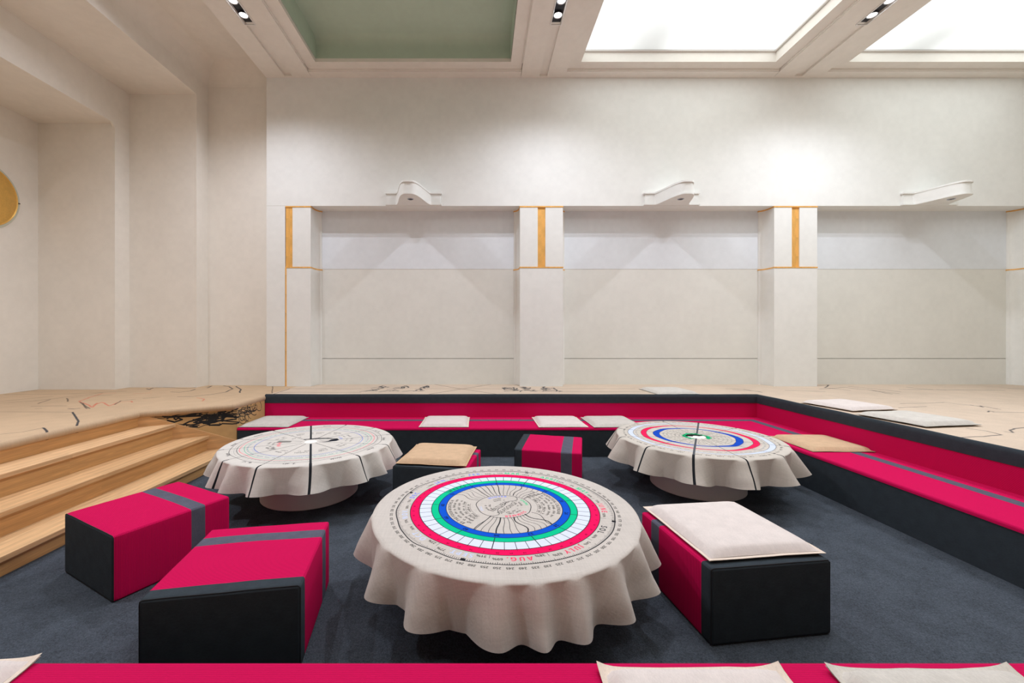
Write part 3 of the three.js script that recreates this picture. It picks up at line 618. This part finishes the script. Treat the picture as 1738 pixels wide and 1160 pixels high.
// ---------------------------------------------------------------- tables and printed cloths
const CLOTH = 1.06, TS = 2048;
function clothCanvas(rgb, draw) {
  const c = document.createElement('canvas'); c.width = c.height = TS; const ctx = c.getContext('2d'), img = ctx.createImageData(TS, TS);
  for (let y = 0; y < TS; y++) for (let x = 0; x < TS; x++) {
    const i = (y * TS + x) * 4, k = 0.93 + 0.03 * vnoise(x / 5, y / 60, 1024) + 0.03 * vnoise(x / 60, y / 5, 1024) + 0.03 * vnoise(x / 180, y / 180, 64) + 0.05 * lattice[(x * 211 + y * 877) & 65535];
    img.data[i] = rgb[0] * k; img.data[i + 1] = rgb[1] * k; img.data[i + 2] = rgb[2] * k; img.data[i + 3] = 255;
  }
  ctx.putImageData(img, 0, 0);
  const S = TS / (2 * CLOTH), C = TS / 2, rad = Math.PI / 180;
  // az: angle from the side that faces the near bench, growing to the right; r in metres
  const at = (r, az) => [C + r * S * Math.sin(az * rad), C + r * S * Math.cos(az * rad)];
  const k = {
    ctx, S, C, at,
    ring(r0, r1, fill, wob = 0, ph = 0) {
      ctx.fillStyle = fill; ctx.beginPath();
      for (let i = 0; i <= 360; i += 2) ctx[i ? 'lineTo' : 'moveTo'](...at(r1 + wob * (vnoise(((i % 360) / 360) * 24 + ph, 1.5, 24) - 0.5), i));
      for (let i = 360; i >= 0; i -= 2) ctx.lineTo(...at(r0 + wob * (vnoise(((i % 360) / 360) * 24 + ph, 1.5, 24) - 0.5), i));
      ctx.fill();
    },
    circle(r, w, colour, wob = 0, ph = 0, f = 24) {
      ctx.strokeStyle = colour; ctx.lineWidth = w * S; ctx.beginPath();
      for (let i = 0; i <= 360; i += 1.5) ctx[i ? 'lineTo' : 'moveTo'](...at(r + wob * (vnoise(((i % 360) / 360) * f + ph, 1.5, f) - 0.5), i));
      ctx.closePath(); ctx.stroke();
    },
    ray(az, r0, r1, w, colour, az1 = az, bend = 0) {
      ctx.strokeStyle = colour; ctx.lineWidth = w * S; ctx.beginPath();
      for (let i = 0; i <= 10; i++) { const t = i / 10; ctx[i ? 'lineTo' : 'moveTo'](...at(r0 + (r1 - r0) * t, az + (az1 - az) * t + bend * Math.sin(t * 6.28))); }
      ctx.stroke();
    },
    text(s, r, az, size, colour, font = 'sans-serif', spread = 1) {   // tops of the letters point outward
      ctx.fillStyle = colour; ctx.font = 'bold ' + Math.round(size * S) + 'px ' + font; ctx.textAlign = 'center'; ctx.textBaseline = 'middle';
      const wide = [...s].map((ch) => ctx.measureText(ch).width * spread), total = wide.reduce((p, q) => p + q, 0);
      let run = -total / 2;
      [...s].forEach((ch, i) => {
        const mid = run + wide[i] / 2, a = az - mid / (r * S) / rad, [px, py] = at(r, a);
        ctx.save(); ctx.translate(px, py); ctx.rotate(Math.PI - a * rad); ctx.fillText(ch, 0, 0); ctx.restore(); run += wide[i];
      });
    },
    scrawl(r, az0, az1, size, colour = '#4a4642', gap = 0.35) {       // handwriting too small to read
      ctx.strokeStyle = colour; ctx.lineWidth = Math.max(1, size * 0.13 * S); let a = az0; const dir = Math.sign(az1 - az0), step = size * 0.5 / r / rad;
      while (dir * (az1 - a) > 0) {
        const n = 2 + Math.floor(rnd() * 6);
        for (let i = 0; i < n && dir * (az1 - a) > 0; i++) {
          ctx.beginPath(); ctx.moveTo(...at(r - size * 0.5, a));
          ctx.lineTo(...at(r + size * (rnd() * 0.5), a + dir * step * 0.3)); ctx.lineTo(...at(r - size * (rnd() * 0.5), a + dir * step * 0.7)); ctx.lineTo(...at(r + size * (rnd() - 0.5), a + dir * step)); ctx.stroke();
          a += dir * step * 1.15;
        }
        a += dir * step * (1 + gap * 3);
      }
    },
  };
  draw(k);
  const t = new THREE.CanvasTexture(c); t.colorSpace = THREE.SRGBColorSpace;
  return matt({ map: t, bumpMap: clothBump, bumpScale: 0.0015, roughness: 0.92 });
}
const clothBump = dataTexture(256, (u, v) => 255 * (0.3 * vnoise(u * 120, v * 120, 120) + 0.4 * vnoise(u * 14, v * 14, 14) + 0.3 * vnoise(u * 30, v * 8, 30)), false, 3);
const INK = '#26262a';

// calendar wheel: thirteen months, fifty-two weeks
const wheelCloth = clothCanvas([200, 192, 185], (k) => {
  const { ctx, S, at } = k, day = (n) => 4 - (n - 240) * 360 / 365;
  k.ring(0.531, 0.586, '#f3115c'); k.ring(0.456, 0.531, '#d9e0f0'); k.ring(0.412, 0.456, '#06c48e'); k.ring(0.366, 0.412, '#0b54cc');
  for (const r of [0.586, 0.531, 0.456, 0.412, 0.366]) k.circle(r, 0.004, INK, 0.004, r * 50);
  for (let i = 0; i < 52; i++) { const a = -9.9 + i * 360 / 52; k.ray(a, 0.456, 0.531, i % 4 ? 0.003 : 0.0045, INK); if (i % 4 === 0) k.ray(a, 0.412, 0.456, 0.004, INK); }
  for (let i = 0; i < 364; i++) k.ray(-9.9 + i * 360 / 364, 0.531, i % 7 ? 0.537 : 0.544, 0.0018, INK);
  for (let w = 4; w <= 52; w += 4) k.text(String(w), 0.389, day(w * 7) - 1, 0.032, '#101a3c');
  for (let m = 0; m < 13; m++) for (let w = 1; w <= 4; w++) k.text(String(w * 7), 0.566, -134.5 - (m - 0.5) * 27.69 - w * 6.92 + 3.4, 0.017, '#5c0626');
  k.text('WEEKS', 0.435, -133, 0.036, INK, 'sans-serif', 1.5);
  // months and their shares
  const BLUE = '#7184e6', PALE = '#c3cdea', GREEN = '#22c382', RED = '#f04668';
  [['JAN.', BLUE], ['FEB.', BLUE], ['MAR.', GREEN], ['APRIL', GREEN], ['MAY', GREEN], ['JUNE', RED], ['SOL', '#3a3a3e'], ['JULY', RED], ['AUG.', RED], ['SEPT.', PALE], ['OCT.', PALE], ['NOV.', PALE], ['DEC.', BLUE]]
    .forEach(([s, c], i) => k.text(s, 0.619, -134.5 - i * 27.69, 0.047, c, 'sans-serif', 1.25));
  const share = [['100%', ''], ['92%', '8%'], ['84%', '15%'], ['23%', '77%'], ['31%', '69%'], ['38%', '62%'], ['46%', '54%'], ['62%', '38%'], ['85%', '15%']];
  for (let i = 0; i < 13; i++) {
    const a = -134.5 - (i - 0.5) * 27.69, named = { 8: ['38%', '62%'], 9: ['69%', '31%'], 10: ['77%', '23%'], 7: ['46%', '54%'], 12: ['88%', '15%'], 0: ['', '100%'] }[i] ?? share[i % 3];
    // shares sit on either side of a short tick between two months
    k.ray(a, 0.59, 0.62, 0.002, INK);
    if (i === 9) { k.text('69%', 0.622, a + 3.8, 0.027, '#4b4844'); k.text('31%', 0.608, a - 3.8, 0.027, '#4b4844'); }
    else if (i === 8) { k.text('62%', 0.622, a + 4.2, 0.027, '#4b4844'); k.text('38%', 0.604, a - 4, 0.027, '#4b4844'); }
    else if (i === 10) { k.text('77%', 0.630, a + 4, 0.027, '#4b4844'); k.text('23%', 0.606, a - 4, 0.027, '#4b4844'); }
    else { if (named[0]) k.text(named[0], 0.61, a + 4.4, 0.024, '#4b4844'); if (named[1]) k.text(named[1], 0.618, a - 4.4, 0.024, '#4b4844'); }
  }
  k.circle(0.672, 0.0055, INK, 0.022, 3, 30);
  for (let n = 1; n <= 365; n++) k.ray(day(n), n % 5 ? 0.655 : 0.648, 0.668, 0.0022, INK);
  for (let n = 5; n <= 365; n += 5) k.text(String(n), 0.698, day(n), 0.024, '#3a3835');
  for (const n of [81, 172, 265, 355]) { const [x, y] = at(0.664, day(n)); ctx.save(); ctx.translate(x, y); ctx.rotate(-day(n) * Math.PI / 180); ctx.fillStyle = INK; ctx.fillRect(-0.013 * S, -0.011 * S, 0.026 * S, 0.022 * S); ctx.restore(); }
  // inner dial
  for (let i = -3; i <= 8; i++) k.ray(-9.9 + i * 6.92, 0.168, 0.366, i % 4 === 0 ? 0.007 : (i === -3 || i === 8) ? 0.0045 : 0.0028, INK, undefined, i === 4 || i > 3 ? -3.5 : 0.8);
  k.ray(-29.8, 0.172, 0.366, 0.004, INK); k.ray(60, 0.19, 0.366, 0.004, INK, 45.9, 3);
  for (let i = 0; i <= 12; i++) k.ray(-175.5 + (i - 4) * -6.92 - 0.4, 0.18, 0.366, i % 4 === 0 ? 0.0055 : 0.0026, INK, undefined, i > 6 ? 2 : 0.6);
  for (let i = 1; i <= 8; i++) k.ray(-175.5 + i * 6.92, 0.185, 0.366, i === 8 ? 0.004 : 0.0024, INK, -175.5 + i * 6.92, i > 5 ? 4 : 0.6);
  k.circle(0.172, 0.0042, INK, 0.014, 2, 14);
  k.ray(-32, 0.17, 0.004, 0.0035, INK, -24, 14); k.ray(148, 0.004, 0.17, 0.0035, INK, 150, 14);
  for (const [a0, a1] of [[-38, -112], [54, 142]]) {
    for (const [i, r] of [0.345, 0.315, 0.286, 0.257, 0.228].entries()) {
      const ph = a0 < 0;
      if (i) k.scrawl(r, ph ? a0 - i * 2 : a1 - i * 2, ph ? a1 + i * 3 : a0 + i * 3, 0.019);
    }
    k.circle; 
  }
  k.text('BY THE FOUR-MONTHS A', 0.343, -75, 0.030, '#4a4642', 'sans-serif', 1.05);
  k.text('PERPETUAL CALENDAR', 0.343, 98, 0.030, '#4a4642', 'sans-serif', 1.05);
  for (const [r, a0, a1] of [[0.243, -42, -104], [0.214, -46, -100], [0.243, 60, 132], [0.214, 64, 128]]) { ctx.strokeStyle = '#6a6560'; ctx.lineWidth = 0.002 * S; ctx.beginPath(); for (let i = 0; i <= 30; i++) ctx[i ? 'lineTo' : 'moveTo'](...at(r, a0 + (a1 - a0) * i / 30)); ctx.stroke(); }
  k.text('WINTER', 0.150, -165, 0.030, BLUE, 'sans-serif', 1.2); k.text('SUMMER', 0.150, 28, 0.032, RED, 'sans-serif', 1.15); k.text('SPRING', 0.150, 112, 0.024, GREEN, 'sans-serif', 1.1); k.text('FALL', 0.150, -75, 0.026, PALE, 'sans-serif', 1.2);
  ctx.save(); ctx.translate(...at(0.02, -60)); ctx.rotate(-0.95); ctx.fillStyle = '#3a3835'; ctx.textAlign = 'center';
  ctx.font = Math.round(0.044 * S) + 'px sans-serif'; ctx.fillText('NATURAL', 0, -0.012 * S); ctx.fillText('SEASONS', 0, 0.042 * S); ctx.restore();
  for (const [r, a0, a1] of [[0.115, -145, -178], [0.092, -140, -185], [0.115, -55, -95], [0.09, -50, -100], [0.118, 8, 55], [0.095, 5, 60], [0.115, 92, 135], [0.09, 88, 138]]) k.scrawl(r, a0, a1, 0.015);
});

// thin marker rings in several colours, twelve sewn black tapes
function tapes(k, first, bold, top) {
  for (let i = 0; i < 12; i++) {
    const a = first + i * 30, heavy = bold.includes(i);
    k.ray(a, 0.09, 0.80, heavy ? 0.019 : 0.0055, heavy ? top : INK, a, heavy ? 0 : (rnd() - 0.5) * 1.4);
    k.ray(a, 0.76, CLOTH, heavy ? 0.022 : 0.015, '#26282c');
  }
}
const lineCloth = clothCanvas([212, 206, 199], (k) => {
  const { ctx, S, at } = k;
  const ringsOf = [[0.705, '#3f3e42', 0.0042, 0.03], [0.648, '#4a494c', 0.0045, 0.03], [0.628, '#f0707c', 0.0055, 0.035], [0.592, '#46b795', 0.0045, 0.03], [0.548, '#8fd0c4', 0.003, 0.03], [0.508, '#5f7fd6', 0.0055, 0.028], [0.50, '#7a7874', 0.002, 0.03], [0.675, '#8b8a88', 0.002, 0.02]];
  ringsOf.forEach(([r, c, w, wob], i) => k.circle(r, w, c, wob, i * 3.1, 20));
  for (let i = 0; i < 90; i++) k.ray(i * 4, 0.65, 0.662, 0.002, '#6b6967');
  for (let i = 0; i < 60; i++) k.ray(-60 + i * 2, 0.512, 0.528 + 0.01 * rnd(), 0.003, 'rgba(90,130,180,0.6)');
  for (let i = 0; i < 12; i++) { k.scrawl(0.728, 5 + i * 30, 12 + i * 30, 0.03, '#2e2d30'); k.scrawl(0.40, 30 * i + 2, 30 * i + 20, 0.03, '#5e5b58'); k.scrawl(0.35, 30 * i + 4, 30 * i + 20, 0.026, '#6b6865'); k.scrawl(0.565, 30 * i, 30 * i + 27, 0.02, '#7c8a9a'); }
  k.scrawl(0.30, -52, -84, 0.045, '#ee6f78', 0.1); k.scrawl(0.30, 112, 132, 0.04, '#7d90dd', 0.1);
  k.scrawl(0.26, -112, -134, 0.03, '#3b3a3c'); k.scrawl(0.37, -36, -60, 0.03, '#4e4c4b');
  for (let i = 0; i < 40; i++) k.ray(-90 + i * 0.3 - 5, 0.2, 0.34, 0.0015, '#77746f');
  tapes(k, 22.3, [0, 6], '#2c2e33');
  ctx.fillStyle = '#f2efea'; ctx.beginPath(); ctx.arc(k.C, k.C, 0.062 * S, 0, 7); ctx.fill();
  // dark wedge and brushed arc round the middle
  const dark = '#23252e'; ctx.fillStyle = dark;
  const poly = (pts) => { ctx.beginPath(); pts.forEach(([r, a], i) => ctx[i ? 'lineTo' : 'moveTo'](...at(r, a))); ctx.closePath(); ctx.fill(); };
  poly([[0.10, 80], [0.17, 88], [0.25, 98], [0.275, 106], [0.26, 122], [0.20, 118], [0.17, 100], [0.12, 86]]);
  poly([[0.25, 121], [0.19, 142], [0.15, 175], [0.13, -158], [0.15, -130], [0.125, -128], [0.095, -158], [0.10, 178], [0.14, 148], [0.20, 124]]);
});
const ringCloth = clothCanvas([200, 192, 182], (k) => {
  const { ctx, S, at } = k;
  const fat = (r, w, c, az0) => {           // band that swells on two sides
    ctx.fillStyle = c; ctx.strokeStyle = '#3a3a40'; ctx.lineWidth = 0.003 * S; ctx.beginPath();
    const width = (i) => w * (0.35 + 0.65 * Math.pow(Math.abs(Math.cos((i - az0) * Math.PI / 180)), 1.6)), wob = (i, p) => 0.022 * (vnoise(((i % 360) / 360) * 20 + p, 2, 20) - 0.5);
    for (let i = 0; i <= 360; i += 2) ctx[i ? 'lineTo' : 'moveTo'](...at(r + width(i) / 2 + wob(i, r * 9), i));
    for (let i = 360; i >= 0; i -= 2) ctx.lineTo(...at(r - width(i) / 2 + wob(i, r * 9), i));
    ctx.closePath(); ctx.fill(); ctx.stroke();
  };
  fat(0.655, 0.055, '#ced6e8', 70); fat(0.525, 0.058, '#ea2056', 70); fat(0.395, 0.066, '#1549ba', 68);
  for (let i = 0; i < 80; i++) { const a = -75 + i * 1.7; k.ray(a, 0.55, 0.565 + 0.018 * rnd(), 0.003, 'rgba(236,66,96,0.75)'); if (a > -40) k.ray(a, 0.425, 0.44 + 0.015 * rnd(), 0.003, 'rgba(60,90,200,0.6)'); }
  for (let i = 0; i < 120; i++) k.ray(i * 3, 0.69, 0.70 + 0.012 * rnd(), 0.003, '#4a4845');
  for (let i = 0; i < 24; i++) { k.scrawl(0.735, i * 15, i * 15 + 11, 0.026, '#3f3d3b'); k.ray(i * 15 + 7.5, 0.12, 0.36, 0.0025, 'rgba(80,78,74,0.7)', i * 15 + 7.5, 2); }
  for (let i = 0; i < 12; i++) { for (const r of [0.17, 0.21, 0.25, 0.29, 0.325]) k.scrawl(r, i * 30 + 4, i * 30 + 26, 0.02, 'rgba(70,68,64,0.55)'); k.scrawl(0.605, i * 30 + 3, i * 30 + 27, 0.022, 'rgba(110,116,136,0.7)'); }
  tapes(k, 0.5, [5, 11], '#55575c');
  for (let i = 0; i < 34; i++) { const a = 40 + i * 8.3, [x, y] = at(0.115 + 0.03 * (rnd() - 0.5), a); ctx.fillStyle = ['#0f9f64', '#23b87c', '#0a7a4c'][i % 3]; ctx.beginPath(); ctx.ellipse(x, y, 0.032 * S * (0.6 + 0.5 * rnd()), 0.016 * S, a, 0, 7); ctx.fill(); }
  ctx.fillStyle = '#e9e6e0'; ctx.beginPath(); ctx.arc(k.C, k.C, 0.09 * S, 0, 7); ctx.fill();
  ctx.fillStyle = '#1c1a18'; ctx.beginPath(); ctx.moveTo(...at(0.09, 112)); for (let a = 112; a <= 262; a += 6) ctx.lineTo(...at(0.105, a)); for (let a = 262; a >= 112; a -= 6) ctx.lineTo(...at(0.035, a)); ctx.fill();
});

function table(x, d, tableLabel, clothLabel, material, lobes, reach, drop, twist) {
  const t = thing('round_table', tableLabel, 'table', x, 0, d, 0, 'low round tables');
  const spin = (pts, n = 72) => soft(new THREE.LatheGeometry(pts.map(([r, y]) => new THREE.Vector2(r, y)), n), 35);
  mesh('drum_base', spin([[0.0001, 0.001], [0.452, 0.001], [0.46, 0.008], [0.46, 0.485], [0.0001, 0.487]]), M.white, t);
  mesh('tabletop', spin([[0.0001, 0.487], [0.785, 0.487], [0.793, 0.493], [0.793, 0.507], [0.787, 0.513], [0.0001, 0.513]]), M.white, t);
  // cloth: flat on top, then hanging folds that swing out at the lobes
  const RT = 0.80, N = 432, rows = [];
  for (let i = 0; i <= 10; i++) rows.push(RT * 0.985 * i / 10);
  const skirt = CLOTH - 0.004 - RT; for (let i = 0; i <= 22; i++) rows.push(RT * 0.985 + (skirt + RT * 0.015) * i / 22);
  const sorted = [...lobes].sort((a, b) => a - b);
  const fold = (az) => {                     // 1 on a lobe, 0 in the hollow between two
    let a = az; while (a < sorted[0]) a += 360; while (a >= sorted[0] + 360) a -= 360;
    let i = sorted.length - 1; for (let q = 0; q < sorted.length - 1; q++) if (a >= sorted[q] && a < sorted[q + 1]) { i = q; break; }
    const lo = sorted[i], hi = i === sorted.length - 1 ? sorted[0] + 360 : sorted[i + 1], u = (a - lo) / (hi - lo), gap = hi - lo;
    const depth = Math.min(1.15, gap / 19);
    return 1 - depth * Math.pow(Math.sin(u * Math.PI), 1.9);
  };
  const pos = [], uv = [], idx = [];
  for (const rho of rows) for (let j = 0; j < N; j++) {
    const az = j / N * 360 - 180, a = az * Math.PI / 180, sx = Math.sin(a), cz = Math.cos(a);
    let r = rho, y = 0.517, turn = 0;
    if (rho > RT * 0.985) {
      const s = rho - RT * 0.985, full = skirt + RT * 0.015, q = s / full, f = fold(az);
      const lean = (0.015 + (reach - 0.015) * f) * Math.pow(q, 0.92 + 0.25 * (1 - f)) + 0.012 * q * (vnoise(az / 9 + twist * 7, q * 3, 256) - 0.5);
      const ease = 0.034, bend = s < ease * 1.6 ? s * s / (3.2 * ease) : s - ease * 0.8;       // eased over the table edge
      const hang = Math.min(1, drop / 0.23) * bend;
      const out = Math.max(0.012 * Math.min(1, s / 0.02) + RT * 0.0, lean);
      r = RT * 0.985 + Math.min(s, 0.012 * Math.min(1, s / 0.02) + out); y = 0.517 - Math.sqrt(Math.max(0, hang * hang - out * out * 0.55 * q)) - 0.0;
      turn = (0.9 + twist) * 1.4 * q * q * (vnoise(az / 15 + twist * 3, 2, 256) - 0.5);
    } else y += 0.0018 * vnoise(sx * rho * 5 + twist, cz * rho * 5, 256);
    const b = a + turn * Math.PI / 180;
    pos.push(r * Math.sin(b), y, r * Math.cos(b)); uv.push(0.5 + rho * sx / (2 * CLOTH), 0.5 - rho * cz / (2 * CLOTH));
  }
  for (let i = 0; i < rows.length - 1; i++) for (let j = 0; j < N; j++) { const A = i * N + j, B = i * N + (j + 1) % N; idx.push(A, A + N, B, B, A + N, B + N); }
  const g = new THREE.BufferGeometry(); g.setAttribute('position', new THREE.Float32BufferAttribute(pos, 3)); g.setAttribute('uv', new THREE.Float32BufferAttribute(uv, 2)); g.setIndex(idx); g.computeVertexNormals();
  const cloth = mesh(numbered('tablecloth'), g, material, scene); cloth.position.set(x, 0, -d);
  cloth.userData = { label: clothLabel, category: 'tablecloth', group: 'printed linen tablecloths' };
}
table(0.15, 2.6, 'low round table hidden under the colourful calendar wheel cloth', 'linen tablecloth printed with a red, green and blue calendar wheel', wheelCloth, [-81, -52, -31, -5, 7, 20, 37, 55.5, 73, 97, 118, 140, 163, -175, -150, -128, -104], 0.125, 0.235, 0.3);
table(-1.727, 4.175, 'low round table on a white drum beside the wooden steps', 'linen tablecloth with thin marker rings and black tapes beside the steps', lineCloth, [-158, -128, -98, -68, -41, -26, -8, 22, 51, 67, 82, 109, 142, 172], 0.13, 0.215, 0.6);
table(2.315, 4.384, 'low round table on a white drum next to the tan cushion bench', 'linen tablecloth with wobbly blue and red rings and a green wreath', ringCloth, [-150, -124, -88, -60, -28, 0, 27, 52, 84, 118, 150, 178], 0.165, 0.235, 0.9);

renderer.render(scene, camera);
